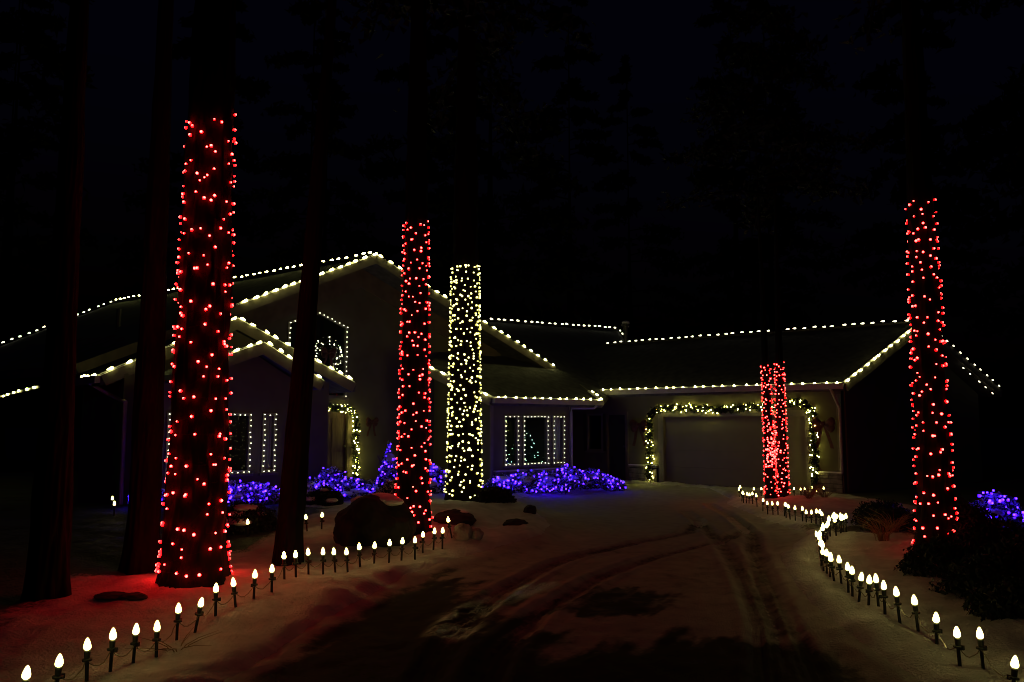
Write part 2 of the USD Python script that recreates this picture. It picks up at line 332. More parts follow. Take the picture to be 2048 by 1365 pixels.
# tall gable: left and right slope, hipped far end
ln = np.cross(LE - PK, FR - PK)
def on_left(x, y): return PK[2] - (ln[0] * (x - PK[0]) + ln[1] * (y - PK[1])) / ln[2]
LFAR = np.array([-15.6, 21.75, 0]); LFAR[2] = on_left(*LFAR[:2])
RE = T(7.6, 0, 5.88 - 7.6 * .4028); RB = RE + C * 13.4
part('roof', roof_slab([PK, LE, LFAR, FR], .2), 'roof')
part('roof', roof_slab([PK, FR, RB, RE], .2), 'roof')
# left cross gable
Lr, Ll, Lp = np.array([-3.3, 17.4, 2.5]), np.array([-7.24, 14.5, 2.5]), np.array([-5.34, 15.9, 3.69])
def back(p, d, dz=0): q = p + b * d; q[2] += dz; return q
part('roof', roof_slab([Lp, back(Lp, 3.0), back(Lr, 3.0), Lr], .17), 'roof')
part('roof', roof_slab([Lp, Ll, back(Ll, 2.8), back(Lp, 3.0)], .17), 'roof')
# small front bay gable
Bp, Br, Bl = np.array([-4.54, 15.0, 3.13]), np.array([-3.61, 15.84, 2.46]), np.array([-5.73, 13.93, 2.50])
part('roof', roof_slab([Bp, back(Bp, 1.5), back(Br, 1.5), Br], .14), 'roof')
part('roof', roof_slab([Bp, Bl, back(Bl, 1.5), back(Bp, 1.5)], .14), 'roof')
# main right wing
Mw = np.array([-.48, 20.3, 2.28]); Me = np.array([2.485, 22.96, 2.28]); V = np.array([1.324, 24.78, 3.30])
n_m = np.cross(h, b + up * .48)
def on_main(x, y): return Mw[2] - (n_m[0] * (x - Mw[0]) + n_m[1] * (y - Mw[1])) / n_m[2]
Wt = np.array([-2.17, 21.06, 0]); El = np.array([-1.6, 27.25, 0]); Er = np.array([4.304, 33.45, 0]); Hp = np.array([4.55, 29.6, 0])
for q in (Wt, El, Er, Hp): q[2] = on_main(q[0], q[1])
part('roof', roof_slab([Mw, Wt, El, Er, Hp, Me], .18), 'roof')
# garage
Gr, Gl, Rr, Rl, Gb = np.array([7.85, 19.5, 2.6]), np.array([2.3, 24.2, 2.6]), np.array([10.7, 21.4, 4.3]), np.array([3.16, 28.0, 4.3]), np.array([14.1, 23.8, 2.6])
gd_ = unit(Gl - Gr); gback = Gb + (Rl - Rr)
Gl2 = Gl + gd_ * .8; Rl2 = Rl + gd_ * .8
part('roof', roof_slab([Gr, Rr, Rl2, Gl2], .18), 'roof')
part('roof', roof_slab([Rr, Gb, gback, Rl], .18), 'roof')
# ridge caps
for a, c in ((PK, FR), (Rr, Rl), (El, Er)):
    part('ridge_cap', beam(a + up * .035, c + up * .035, .22, .05), 'roof')
# fascia boards along the rakes, gutters along the eaves (set proud of the slab edge)
def fasc(a, c, outv, name='fascia', hgt=.2, w=.035, off=.02, m='fascia'):
    o = np.asarray(outv) * off; part(name, beam(a + o + up * .012, c + o + up * .012, w, hgt), m)
fo = -b
for a, c in ((PK, LE), (PK, RE), (Lp, Lr), (Lp, Ll), (Bp, Br), (Bp, Bl)): fasc(a, c, fo)
gout = unit([.824 * 1, .567, 0]); gside = unit(np.array([gout[0], -gout[0], 0])); gside = -unit(np.cross(up, gout)) * -1
gside = unit([.567, -.824, 0])
fasc(Rr, Gr, gside); fasc(Rr, Gb, gside)
fasc(Mw, Wt, -h); fasc(Me, Me + (np.array([2.19, 23.49, 2.56]) - Me) * 1.8, h)
gn = unit([-.646, -.763, 0])
fasc(Gr, Gl2, gn, 'gutter', .13, .09, .045, 'gutter'); fasc(Mw, Me, fo, 'gutter', .13, .09, .045, 'gutter')
fasc(Ll, back(Ll, 2.3), -h, 'gutter', .13, .09, .045, 'gutter'); fasc(T(-6.8, 1.3, 2.8), LFAR, unit([-.615, -.788, 0]), 'gutter', .13, .09, .045, 'gutter')

# walls ---------------------------------------------------------------
WT = Wall(PK + b * .7, h); WL = Wall(Lr + b * .4, h); WB = Wall(Bp + b * .35, h); WM = Wall(Mw + b * .45, h)
WG = Wall(Gr - gn * .5 + gd_ * .25, gd_, out_left=True)     # s runs from the right corner leftwards
assert np.dot(WG.out, [0, -1, 0]) > 0 and np.dot(WT.out, [0, -1, 0]) > 0
def tall_top(s): return 5.88 - .23 - (.4525 * -s if s < 0 else .4028 * s)
tw_poly = [(-2.2, -.3), (4.8, -.3), (4.8, tall_top(4.8)), (0, tall_top(0)), (-6.4, tall_top(-6.4)), (-6.4, -.3)]
tall_win = sg.Polygon([(-2.0, 2.3), (-.36, 2.3), (-.36, 4.10), (-1.18, 4.42), (-2.0, 4.10)])
door_op = sg.box(-1.22, .22, -.28, 2.0)
part('wall', WT.prism(sg.Polygon(tw_poly).difference(tall_win).difference(door_op), 0, .16), 'siding')
for sgn, sl in ((-1, .4525), (1, .4028)):
    e = sgn * 4.6; part('frieze', WT.prism([(sgn * .002, tall_top(0) - .02), (e, tall_top(e) - .02), (e, tall_top(e) - .50), (sgn * .002, tall_top(0) - .50)], .06, .055), 'trim')
L_len = np.linalg.norm((Lr - Ll)[:2]); pks = -np.linalg.norm((Lr - Lp)[:2])
part('wall', WL.prism([(-L_len + .4, -.3), (-.4, -.3), (-.4, 2.35 + .2), (pks, 3.5), (-L_len + .4, 2.35 + .2)], 0, .15), 'siding')
for s_ in (-L_len + .4, -.4):
    w_ = Wall(WL.at(s_, 0), b, out_left=(s_ < -1)); part('wall', w_.rect(.152, 2.5, -.3, 2.4, 0, .12), 'siding')
bay_open = [sg.box(-1.55, .77, -1.27, 1.865), sg.box(-1.06, .77, -.03, 1.865), sg.box(.184, .77, .464, 1.865)]
bp_ = sg.Polygon([(-1.78, -.2), (.95, -.2), (.95, 2.42), (0, 2.96), (-1.35, 2.42), (-1.78, 2.42)])
for o in bay_open: bp_ = bp_.difference(o)
part('wall', WB.prism(bp_, 0, .12), 'siding')
for s_, ol in ((-1.78, True), (.95, False)):
    w_ = Wall(WB.at(s_, 0), b, out_left=ol); part('wall', w_.rect(.122, 1.25, -.2, 2.4, 0, .12), 'siding')
main_open = [sg.box(.774, .59, 1.26, 1.876), sg.box(1.42, .59, 2.335, 1.876), sg.box(2.5, .59, 2.95, 1.876)]
mp_ = sg.box(.3, -.3, 3.26, 2.4)
for o in main_open: mp_ = mp_.difference(o)
part('wall', WM.prism(mp_, 0, .14), 'siding')
w_ = Wall(WM.at(.3, 0), b, out_left=True); part('wall', w_.prism([(.142, -.3), (2.35, -.3), (2.35, 3.2), (.142, 2.25)], 0, .12), 'siding')
w_ = Wall(WM.at(3.26, 0), b); part('wall', w_.prism([(.142, -.3), (2.2, -.3), (2.2, 3.15), (.142, 2.25)], 0, .12), 'siding')
gar_door = sg.box(.85, -.1, 4.95, 1.89)
small_win = sg.box(6.93, .85, 7.5, 1.95); side_door = sg.box(6.12, -.1, 6.8, 1.95)
gw = sg.box(0, -.3, 8.6, 2.45).difference(gar_door).difference(small_win).difference(side_door)
part('wall', WG.prism(gw, 0, .16), 'siding')
gable_len = np.linalg.norm((Gb - Gr)[:2])
WS = Wall(WG.at(0, 0), unit((Gb - Gr) * [1, 1, 0]))
part('wall', WS.prism([(.162, -.3), (gable_len - 1.0, -.3), (gable_len - 1.0, 2.5), (gable_len / 2 - .45, 4.0), (.162, 2.5)], 0, .15), 'siding')

# corner boards
for W_, ss in ((WG, [(0, .12)]), (WM, [(.3, .4), (3.16, 3.26)]), (WB, [(-1.78, -1.7), (.87, .95)])):
    for a, c in ss: part('corner_board', W_.rect(a, c, -.25, 2.38, .025, .022), 'frame_paint')

# windows: frame > pane, sill
def window(W_, op, room=True, curtain=False, depth=.9, fr=.055):
    x0, z0, x1, z1 = op.bounds
    fp = part('window', W_.prism(op.difference(op.buffer(-fr, join_style=2)), .03, .10), 'frame_paint')
    house.part('pane', W_.prism(op.buffer(-fr, join_style=2), -.03, .012), 'glass', parent=fp)
    house.part('sill', W_.rect(x0 - .04, x1 + .04, z0 - .05, z0 - .003, .07, .06), 'frame_paint', parent=fp)
    if curtain:
        n = 40; s = np.linspace(x0 + .02, x1 - .02, n); off = -.09 + .018 * np.sin(s * 75)
        v = np.array([W_.at(a, z, o) for z in (z0 - .1, z1 + .1) for a, o in zip(s, off)])
        f = [[i, i + 1, n + i + 1] for i in range(n - 1)] + [[i, n + i + 1, n + i] for i in range(n - 1)]
        house.part('curtain', (v, np.array(f)), 'curtain', parent=fp)
    return fp
def room(W_, s0, s1, z0, z1, d):
    outer = W_.rect(s0, s1, z0, z1, -.2, d); m = outer.copy(); m.invert()
    front = W_.out; keep = m.face_normals @ front < .9
    keep = np.abs(m.triangles_center @ front - (W_.at(0, 0, -.2) @ front)) > 1e-3
    part('room', trimesh.Trimesh(m.vertices, m.faces[keep], process=False), 'room')
for i, o in enumerate(bay_open): window(WB, o, curtain=(i == 2))
room(WB, -1.7, .9, .3, 2.3, 1.6)
for i, o in enumerate(main_open): window(WM, o, curtain=(i == 2))
room(WM, .5, 3.1, .1, 2.3, 2.3)
window(WT, tall_win, fr=.06)
room(WT, -2.1, -.2, 2.1, 4.5, 1.5)
window(WG, small_win); part('shutter', WG.rect(6.82, 6.91, .85, 1.95, .03, .028), 'dark_shutter'); part('shutter', WG.rect(7.52, 7.61, .85, 1.95, .03, .028), 'dark_shutter')
room(WG, 6.88, 7.55, .6, 2.1, .8)
# doors
d_ = part('door', WT.rect(-1.18, -.32, .22, 1.96, -.06, .05), 'door_wood')
for z0, z1 in ((.4, .95), (1.05, 1.8)):
    for a in (-1.1, -.71): house.part('door_panel', WT.rect(a, a + .31, z0, z1, -.045, .012), 'door_wood', parent=d_)
house.part('door_handle', oriented(ICO1, WT.at(-.38, 1.1, -.01), up, .03), 'metal', parent=d_)
part('door_frame', WT.prism(sg.box(-1.28, .22, -.22, 2.06).difference(sg.box(-1.18, .2, -.32, 1.96)), .03, .08), 'trim')
d_ = part('door', WG.rect(6.16, 6.76, .02, 1.91, -.06, .05), 'dark_shutter')
house.part('door_handle', oriented(ICO1, WG.at(6.24, 1.0, -.03), up, .03), 'metal', parent=d_)
part('door_frame', WG.prism(sg.box(6.06, -.05, 6.86, 2.0).difference(sg.box(6.16, -.1, 6.76, 1.91)), .025, .08), 'trim')
gdp = part('garage_door', WG.rect(.9, 4.9, -.1, 1.85, -.12, .03), 'garage_paint')
for k in range(4):
    z0 = .015 + k * .46
    sec = house.part('door_panel', WG.rect(.905, 4.895, z0, z0 + .45, -.09, .028), 'garage_paint', parent=gdp)
part('door_frame', WG.prism(sg.box(.74, -.1, 5.06, 2.0).difference(sg.box(.9, -.2, 4.9, 1.85)), .03, .14), 'frame_paint')
# stone wainscot either side of the garage door with snow lying on its ledge: each stone is a piece
def wainscot(W_, s0, s1, z1=.42):
    bk = part('wainscot', W_.rect(s0, s1, -.2, z1, .05, .048), 'rock')
    x = s0; r = np.random.default_rng(int(abs(s0) * 100))
    z = 0.0
    while z < z1 - .05:
        hgt = min(r.uniform(.10, .15), z1 - z); x = s0
        while x < s1 - .03:
            w = min(r.uniform(.16, .34), s1 - x); m = W_.rect(x + .007, x + w - .007, z + .006, z + hgt - .006, .05 + r.uniform(.02, .045), .03)
            house.part('stone', m, 'stone', parent=bk); x += w
        z += hgt
    led = part('ledge', W_.rect(s0 - .02, s1 + .02, z1 + .003, z1 + .05, .12, .118), 'stone')
    house.part('snow', W_.rect(s0, s1, z1 + .053, z1 + .085, .11, .105), 'snow_clean', parent=led)
wainscot(WG, .02, .7); wainscot(WG, 5.1, 6.0); wainscot(WM, .42, 3.14, .40)
# downspouts
def spout(pts, r=.035): part('downspout', tube(pts, r, 6), 'gutter')
spout([Me - h * .25 + fo * .05 - up * .12, Me - h * .3 - up * .2, WM.at(3.2, 2.08, .06), WM.at(3.2, 1.95, .05), WM.at(3.2, -.05, .05)])
spout([Gr + gd_ * .3 + gn * .05 - up * .12, Gr + gd_ * .28 - up * .22, WG.at(.04, 2.05, .06), WG.at(.03, 1.9, .05), WG.at(.03, .5, .05)])
spout([back(Ll, .5) - h * .05 - up * .1, back(Ll, .5) + h * .3 - up * .3, WL.at(-L_len + .42, 2.05, .06), WL.at(-L_len + .42, 1.9, .05), WL.at(-L_len + .42, -.05, .05)])
vp = np.array([3.9, 28.1, 4.2]); part('vent_pipe', cat_([tube([vp, vp + up * .75], .08, 10), tube([vp + up * .75, vp + up * .85], .14, 10)]), 'metal')
part('snow_cap', oriented(ICO1, vp + up * .9, up, np.array([.14, .14, .07])), 'snow_clean', label='cap of snow on the vent pipe')
part('vent_pipe', tube([np.array([-9.9, 20.6, on_left(-9.9, 20.6) - .1]), np.array([-9.9, 20.6, on_left(-9.9, 20.6) + .45])], .06, 8), 'metal')
# entry stoop
part('stoop', WT.rect(-1.6, .3, -.3, .2, 1.0, 1.0), 'stone')

# ------------------------------------------------------------------ roof light strings
def run(name, label, a, c, spacing, lift, out, glow='eave_glow', size=(.024, .024, .032), along=True, skip=0, group=None, lip=True):
    a, c = np.asarray(a, float), np.asarray(c, float); L = np.linalg.norm(c - a); n = max(2, int(L / spacing)); r = np.random.default_rng(len(label) * 7 + n)
    t = (np.arange(n) + .4 + r.uniform(-.16, .16, n)) / n; o = np.asarray(out) * .05 + up * lift
    pts = a + (c - a) * t[:, None] + o + r.normal(0, .008, (n, 3)); d = unit(c - a)
    axes = [d + r.normal(0, .07, 3) if along else up + np.asarray(out) * .4 + r.normal(0, .2, 3) for _ in range(n)]
    w = a + (c - a) * np.linspace(0, 1, 3 * n)[:, None] + o - up * .015 - np.asarray(out) * .01
    if glow == 'eave_glow' and lip:
        nl = max(8, int(L / .12)); tt_ = np.linspace(.005, .995, nl); part('snow_lip', tube(a + (c - a) * tt_[:, None] - np.asarray(out) * .03 + up * .015, r.uniform(.026, .045, nl), 6), 'snow_clean', smooth=True)  # snow strip added under the lit runs to catch and spread the bulb glow
    hang_string('roof_lights', label, 'string lights', pts, axes, C9L if along else C9, size[0], glow, .005, 'wire', wire_pts=w)
EG = .032
run('x', 'row of white bulbs along the garage eave above the garage door', Gr, Gl, .285, .03, gn, along=False, size=(EG,) * 3)
run('x', 'white bulbs climbing the right gable edge of the garage roof', Gr, Rr, .29, .05, gside, size=(EG,) * 3)
run('x', 'small white bulbs descending the far gable edge of the garage roof', Rr, Gb, .36, .05, gside, 'eave_glow_far', size=(.022,) * 3)
run('x', 'short lower row of tiny white bulbs under the far garage gable edge', Rr + (Gb - Rr) * .42 - up * .34, Rr + (Gb - Rr) * .92 - up * .34, .42, .0, gside, 'eave_glow_far', size=(.02,) * 3)
run('x', 'long row of white bulbs along the garage roof ridge', Rr, Rl, .27, .08, gn, 'eave_glow_far', size=(.026,) * 3)
run('x', 'row of white bulbs along the ridge of the main roof behind the white lit trunk', np.array([-.84, 27.97, 5.13]), Er, .33, .09, fo, 'eave_glow_far', size=(.036,) * 3)
run('x', 'five white bulbs stepping down from main ridge to garage ridge', Er, Hp, .62, .07, fo, 'eave_glow_far', size=(.034,) * 3)
run('x', 'white bulbs down the right slope of the tall entry gable', PK, V, .30, .05, fo, 'eave_glow', size=(.031,) * 3)
run('x', 'white bulbs down the left slope of the tall entry gable', PK, T(-3.6, 0, 5.88 - 3.6 * .4525), .255, .05, fo, size=(.034,) * 3)
run('x', 'dense row of white bulbs along the ridge running back from the tall gable', PK, FR, .31, .09, unit([-.615, -.788, 0]), size=(.03,) * 3)
run('x', 'small white bulbs down the far left hip of the main roof', FR, FR + (LFAR - FR) * .75, .34, .06, unit([-.615, -.788, 0]), 'eave_glow_far', size=(.026,) * 3)
run('x', 'bright white bulbs on the eave above the picture window right of the white lit trunk', Mw, Me, .285, .03, fo, along=False, size=(.035,) * 3)
run('x', 'white bulbs on the short left roof edge behind the white lit trunk', Mw, Wt, .3, .05, -h, size=(.032,) * 3)
run('x', 'three white bulbs on the short roof edge at the inner corner beside the garage', Me, np.array([2.19, 23.49, 2.56]), .2, .05, h, size=(.028,) * 3)
run('x', 'white bulbs down the right edge of the left cross gable', Lp, Lr, .245, .05, fo, size=(.026,) * 3)
run('x', 'white bulbs down the left edge of the left cross gable behind the dark trunks', Lp, Ll, .27, .05, fo, size=(.027,) * 3)
run('x', 'white bulbs down the right edge of the small bay gable over the left window', Bp, Br, .22, .05, fo, size=(.026,) * 3)
run('x', 'white bulbs down the left edge of the small bay gable over the left window', Bp, Bl, .24, .05, fo, size=(.026,) * 3)
run('x', 'few white bulbs on the short side eave between the two leftmost dark trunks', Ll, back(Ll, 1.1), .2, .03, -h, along=False, size=(.025,) * 3)
run('x', 'white bulbs on the eave at the far left edge of the house', np.array([-10.9, 19.0, 2.5]), np.array([-16.6, 26.7, 2.5]), 1.25, .0, -h, size=(.036,) * 3)

# window outlines of mini lights -------------------------------------------------
def outline(label, W_, pts2, spacing, off, glow='window_glow', r0=.013, gap=None):
    path = []
    for (s0, z0), (s1, z1) in zip(pts2[:-1], pts2[1:]):
        n = max(1, int(round(math.hypot(s1 - s0, z1 - z0) / spacing)))
        path += [(s0 + (s1 - s0) * k / n, z0 + (z1 - z0) * k / n) for k in range(n)]
    path.append(pts2[-1]); r = np.random.default_rng(len(label))
    pts = np.array([W_.at(s, z, off + r.uniform(0, .01)) + r.normal(0, .006, 3) for s, z in path])
    hang_string('window_lights', label, 'string lights', pts, [W_.out * .3 + W_.d * r.choice([-1, 1]) + r.normal(0, .2, 3) for _ in pts], MINI, r0, glow, .003, 'wire')
def rectpath(o, m=.03):
    x0, z0, x1, z1 = o.bounds; return [(x0 + m, z0 + m), (x0 + m, z1 - m), (x1 - m, z1 - m), (x1 - m, z0 + m), (x0 + m, z0 + m)]
outline('white mini lights around the wide pane of the left bay window', WB, rectpath(bay_open[1]), .105, .05)
outline('white mini lights around the narrow curtained pane at right of the left bay window', WB, rectpath(bay_open[2]), .095, .05)
outline('white mini lights around the narrow pane at left of the left bay window', WB, rectpath(bay_open[0]), .105, .05)
outline('white mini lights around the narrow left pane of the picture window', WM, rectpath(main_open[0]), .125, .05, r0=.016)
outline('white mini lights around the wide middle pane of the picture window', WM, rectpath(main_open[1]), .125, .05, r0=.016)
outline('white mini lights around the narrow curtained right pane of the picture window', WM, rectpath(main_open[2]), .125, .05, r0=.016)
outline('white mini lights outlining the tall peaked window above the entry', WT, [(-.4, 2.35), (-.4, 4.08), (-1.18, 4.38), (-1.96, 4.08), (-1.96, 2.35)], .128, .05, r0=.017)
outline('short row of white mini lights above the entry door', WT, [(-1.15, 2.14), (-.35, 2.14)], .10, .05, r0=.013)

# ------------------------------------------------------------------ foliage helpers
def tris(c, size, r, flat=0.0):
    """one thin random triangle per centre"""
    n = len(c); d = r.normal(size=(n, 3)); d /= np.linalg.norm(d, axis=1, keepdims=True); e = r.normal(size=(n, 3)); e -= d * (e * d).sum(1, keepdims=True); e /= np.linalg.norm(e, axis=1, keepdims=True)
    s = (np.asarray(size) * r.uniform(.6, 1.3, n))[:, None]
    v = np.stack([c + d * s, c - d * s * .6 + e * s * .45, c - d * s * .6 - e * s * .45], 1).reshape(-1, 3)
    return v, np.arange(3 * n).reshape(-1, 3)
def lumpy(c, s, r, amp=.25, sub=3, freq=2.2):
    m = trimesh.creation.icosphere(sub); o = r.uniform(0, 50, 3)
    k = 1 + amp * 2 * (meshkit.fbm(m.vertices * freq + o, 5, 2) - .5); return trimesh.Trimesh(m.vertices * k[:, None] * s + c, m.faces, process=False)

def garland(name, label, pts, r_tube, nleaf, nbulb, glow, r0, seed, group=None):
    pts = np.asarray(pts, float); r = np.random.default_rng(seed); t = Thing(name, label, 'garland', pts[0], group)
    seg = np.r_[0, np.cumsum(np.linalg.norm(np.diff(pts, axis=0), axis=1))]
    def samp(n):
        u = np.sort(r.uniform(0, seg[-1], n)); return np.stack([np.interp(u, seg, pts[:, k]) for k in range(3)], 1)
    def rad(n):
        d = r.normal(size=(n, 3)); return d / np.linalg.norm(d, axis=1, keepdims=True)
    c = samp(nleaf); t.part('foliage', tris(c + rad(nleaf) * r_tube * r.uniform(.2, 1, (nleaf, 1)), .05, r), 'garland_leaf')
    t.part('wire', tube(pts, .012, 5), 'wire')
    for p in samp(nbulb) + rad(nbulb) * r_tube * r.uniform(.65, 1.1, (nbulb, 1)): t.part('bulb', oriented(MINI, p, r.normal(size=3), r0 * r.uniform(.8, 1.25)), glow)
    return t
def arc(W_, pts2, off, n=10, wob=.03, seed=0):
    r = np.random.default_rng(seed); out = []
    for (s0, z0), (s1, z1) in zip(pts2[:-1], pts2[1:]):
        for k in range(n): out.append(W_.at(s0 + (s1 - s0) * k / n, z0 + (z1 - z0) * k / n + r.normal(0, wob * .5), off + r.normal(0, wob * .3)))
    out.append(W_.at(*pts2[-1], off)); return out
garland('garage_garland', 'lit green garland framing the garage door', arc(WG, [(.66, .1), (.66, 1.9), (.8, 2.12), (1.1, 2.2), (1.5, 2.1), (3.2, 2.04), (4.9, 2.08), (5.2, 1.98), (5.3, 1.75), (5.3, .1)], .12, seed=2), .12, 5200, 190, 'garland_glow', .017, 5)
garland('entry_garland', 'lit green garland arching over the entry door', arc(WT, [(-1.4, .3), (-1.4, 1.9), (-1.25, 2.08), (-.35, 2.02), (-.15, 1.85), (-.12, .3)], .13, seed=4), .10, 3200, 120, 'garland_glow', .019, 6)
# wreath
wc = WT.at(-.97, 3.34, .10); ang = np.linspace(0, 2 * np.pi, 40)
wr = garland('wreath', 'lit oval wreath with red bow hanging in the tall entry window', [wc + WT.d * .33 * np.cos(a) + up * .37 * np.sin(a) for a in ang], .09, 2000, 105, 'window_glow', .021, 8)
def bow_mesh(W_, s, z, off, k):
    ms = []
    for sg_ in (-1, 1):
        m = trimesh.creation.icosphere(2); v = m.vertices; x = (v[:, 0] + 1) / 2
        P2 = np.stack([x * .24, v[:, 1] * .11 * (.25 + .9 * x), v[:, 2] * .05 * (.4 + x)], 1) * k
        for tilt in (.25, -.55):
            X2 = P2[:, 0] * math.cos(tilt) - P2[:, 1] * math.sin(tilt); Y2 = P2[:, 0] * math.sin(tilt) + P2[:, 1] * math.cos(tilt)
            ms.append((W_.at(s, z, off) + (X2 * sg_)[:, None] * W_.d + Y2[:, None] * up + (P2[:, 2:] + .02 * (tilt > 0)) * W_.out, m.faces))
        tail = [W_.at(s + sg_ * (.02 + .13 * q) * k, z - .48 * q * k, off + .02 * math.sin(q * 6)) for q in np.linspace(0, 1, 8)]
        v = [p + W_.d * o * k + up * .012 * (o > 0) for p in tail for o in (-.035, .035)]
        f = [[2 * i, 2 * i + 1, 2 * i + 3] for i in range(7)] + [[2 * i, 2 * i + 3, 2 * i + 2] for i in range(7)]
        ms.append((np.array(v), np.array(f)))
    return ms, oriented(ICO1, W_.at(s, z, off + .03), up, .05 * k)
def bow(label, W_, s, z, off, k):
    ms, kn = bow_mesh(W_, s, z, off, k); t = Thing('bow', label, 'bow', W_.at(s, z, off))
    for i, m in enumerate(ms): t.part('tail' if i % 3 == 2 else 'loop', m, 'ribbon')
    t.part('knot', kn, 'ribbon')
bow('rust red bow on the wall left of the garage garland', WG, 5.62, 1.62, .14, 1.25)
bow('rust red bow on the wall right of the garage garland', WG, .40, 1.66, .14, 1.25)
ms, kn = bow_mesh(WT, -.97, 3.42, .14, .9)
wr.part('bow', cat_(ms + [kn]), 'ribbon', label='red bow in the wreath')
bow('dark red bow right of the entry garland', WT, .35, 1.72, .08, .8)

# indoor tree behind the picture window
tb = WM.at(2.40, .12, -1.0); r = np.random.default_rng(3)
it = Thing('christmas_tree', 'indoor christmas tree with teal lights behind the picture window', 'christmas tree', tb)
n = 2600; u = 1 - np.sqrt(r.uniform(0, 1, n)); a = r.uniform(0, 2 * np.pi, n); rr = .62 * (1 - u) * r.uniform(.5, 1, n)
it.part('foliage', tris(np.c_[tb[0] + rr * np.cos(a), tb[1] + rr * np.sin(a), tb[2] + .2 + u * 1.4], .06, r), 'indoor_leaf')
it.part('trunk', tube([tb, tb + up * 1.5], .03, 6), 'twig')
for i in range(75):
    u_ = 1 - math.sqrt(r.uniform(0, 1)); a_ = r.uniform(0, 2 * np.pi)
    it.part('bulb', oriented(MINI, tb + np.array([.64 * (1 - u_) * math.cos(a_), .64 * (1 - u_) * math.sin(a_), .2 + u_ * 1.4]), r.normal(size=3), .014), 'teal_glow')

# ------------------------------------------------------------------ trees
def trunk_mesh(x, y, r0, top, seed, lean=(0, 0), flare=.4, seg=64, dz=.05, fine_to=6.0, taper=.016):
    z0 = gz(x, y) - .15; zs = np.r_[np.arange(0, min(fine_to, top), dz), np.linspace(min(fine_to, top), top, 14)]
    th = np.arange(seg) * 2 * np.pi / seg; TH_, ZZ = np.meshgrid(th, zs); rr = r0 * np.clip(1 - taper * ZZ / r0 * .12 * 8, .12, 1) * (1 + flare * np.exp(-ZZ / .22))
    p = np.stack([np.cos(TH_) * 2.0, np.sin(TH_) * 2.0, ZZ * 1.1], -1)
    f1 = meshkit.fbm(p * np.array([2.4, 2.4, 1.0]), 3, seed); f2 = meshkit.fbm(p * 5, 2, seed + 7)
    rr = rr * (1 + .30 * (np.abs(f1 - .5) * 2) ** .6 - .16 + .05 * (f2 - .5)) + .05 * flare * np.exp(-ZZ / .25) * np.sin(TH_ * 5 + seed)
    cx = x + lean[0] * ZZ; cy = y + lean[1] * ZZ
    v = np.stack([cx + rr * np.cos(TH_), cy + rr * np.sin(TH_), z0 + ZZ], -1).reshape(-1, 3)
    i, j = np.meshgrid(np.arange(len(zs) - 1), np.arange(seg), indexing='ij')
    q = np.stack([i * seg + j, i * seg + (j + 1) % seg, (i + 1) * seg + (j + 1) % seg, (i + 1) * seg + j], -1).reshape(-1, 4)
    return v, np.vstack([q[:, [0, 1, 2]], q[:, [0, 2, 3]]])
def crown_mesh(x, y, z0, z1, rad, seed, n=6000):
    """whorls of drooping limbs with needle tufts; returns (limbs, needles)"""
    r = np.random.default_rng(seed); limbs, c = [], []
    nl = 44
    for k in range(nl):
        u = (k + r.uniform(0, 1)) / nl; z = z0 + (z1 - z0) * u; L = rad * (1 - u) ** .7 * r.uniform(.5, 1.1) + .3; a = r.uniform(0, 2 * np.pi)
        d = np.array([math.cos(a), math.sin(a), 0]); s = np.linspace(0, 1, 5)
        pts = np.array([x, y, z]) + d * (L * s)[:, None] + up * (L * (.18 * s - .35 * s ** 2))[:, None]
        limbs.append(tube(pts, np.linspace(.05, .012, 5) * (1.3 - u), 4))
        m = n // nl; q = r.uniform(.25, 1, m) ** .8
        c.append(np.array([x, y, z]) + d * (L * q)[:, None] + up * (L * (.18 * q - .35 * q ** 2))[:, None] + r.normal(0, .13 * L * .5 + .05, (m, 3)) * [1, 1, .5])
    return cat_(limbs), tris(np.vstack(c), .24 if n > 6500 else .10, r)
def pine(label, x, y, r0, top, seed, lean=(0, 0), crown=(7.5, None, 2.6), group=None, flare=.4, m='bark', **k):
    t = Thing('pine_tree', label, 'tree', (x, y, gz(x, y)), group)
    t.part('trunk', trunk_mesh(x, y, r0, top, seed, lean, flare, **k), m, smooth=True)
    z0 = crown[0]; lx, ly = x + lean[0] * (z0 + 3), y + lean[1] * (z0 + 3)
    l, nd = crown_mesh(lx, ly, z0, (crown[1] or top), crown[2], seed + 50)
    cp = t.part('crown', nd, 'needles'); t.part('limbs', l, 'bark_dark', parent=cp, kind='stuff')
    return t
LIT = dict(ltree=(-2.58, 6.85, .25, 4.34), mtree=(-1.2, 10.15, .205, 4.18), wtree=(-.76, 13.25, .275, 4.22), rtree=(4.36, 8.62, .185, 3.98))
pine('thick trunked pine wound in red lights at front left beside the left stake lights', -2.58, 6.85, .25, 17, 11)
pine('pine wound in red lights behind the dark boulder', -1.2, 10.15, .205, 17, 12)
pine('pine wound in dense white lights in front of the entry', -.76, 13.25, .275, 18, 13)
pine('pine wound in red lights at right edge beyond the right stake lights', 4.36, 8.62, .185, 16, 14)
pine('unlit dark pine trunk at the far left of the yard', -3.57, 6.5, .145, 15, 15, m='bark_dark', flare=.5)
pine('unlit dark pine trunk just left of the front red lit trunk', -3.38, 7.7, .155, 16, 16, m='bark_dark', flare=.5)
pine('slim unlit leaning trunk between the left window and the entry', -2.14, 8.0, .135, 14, 17, lean=(.052, .01), m='bark_dark', flare=.25)
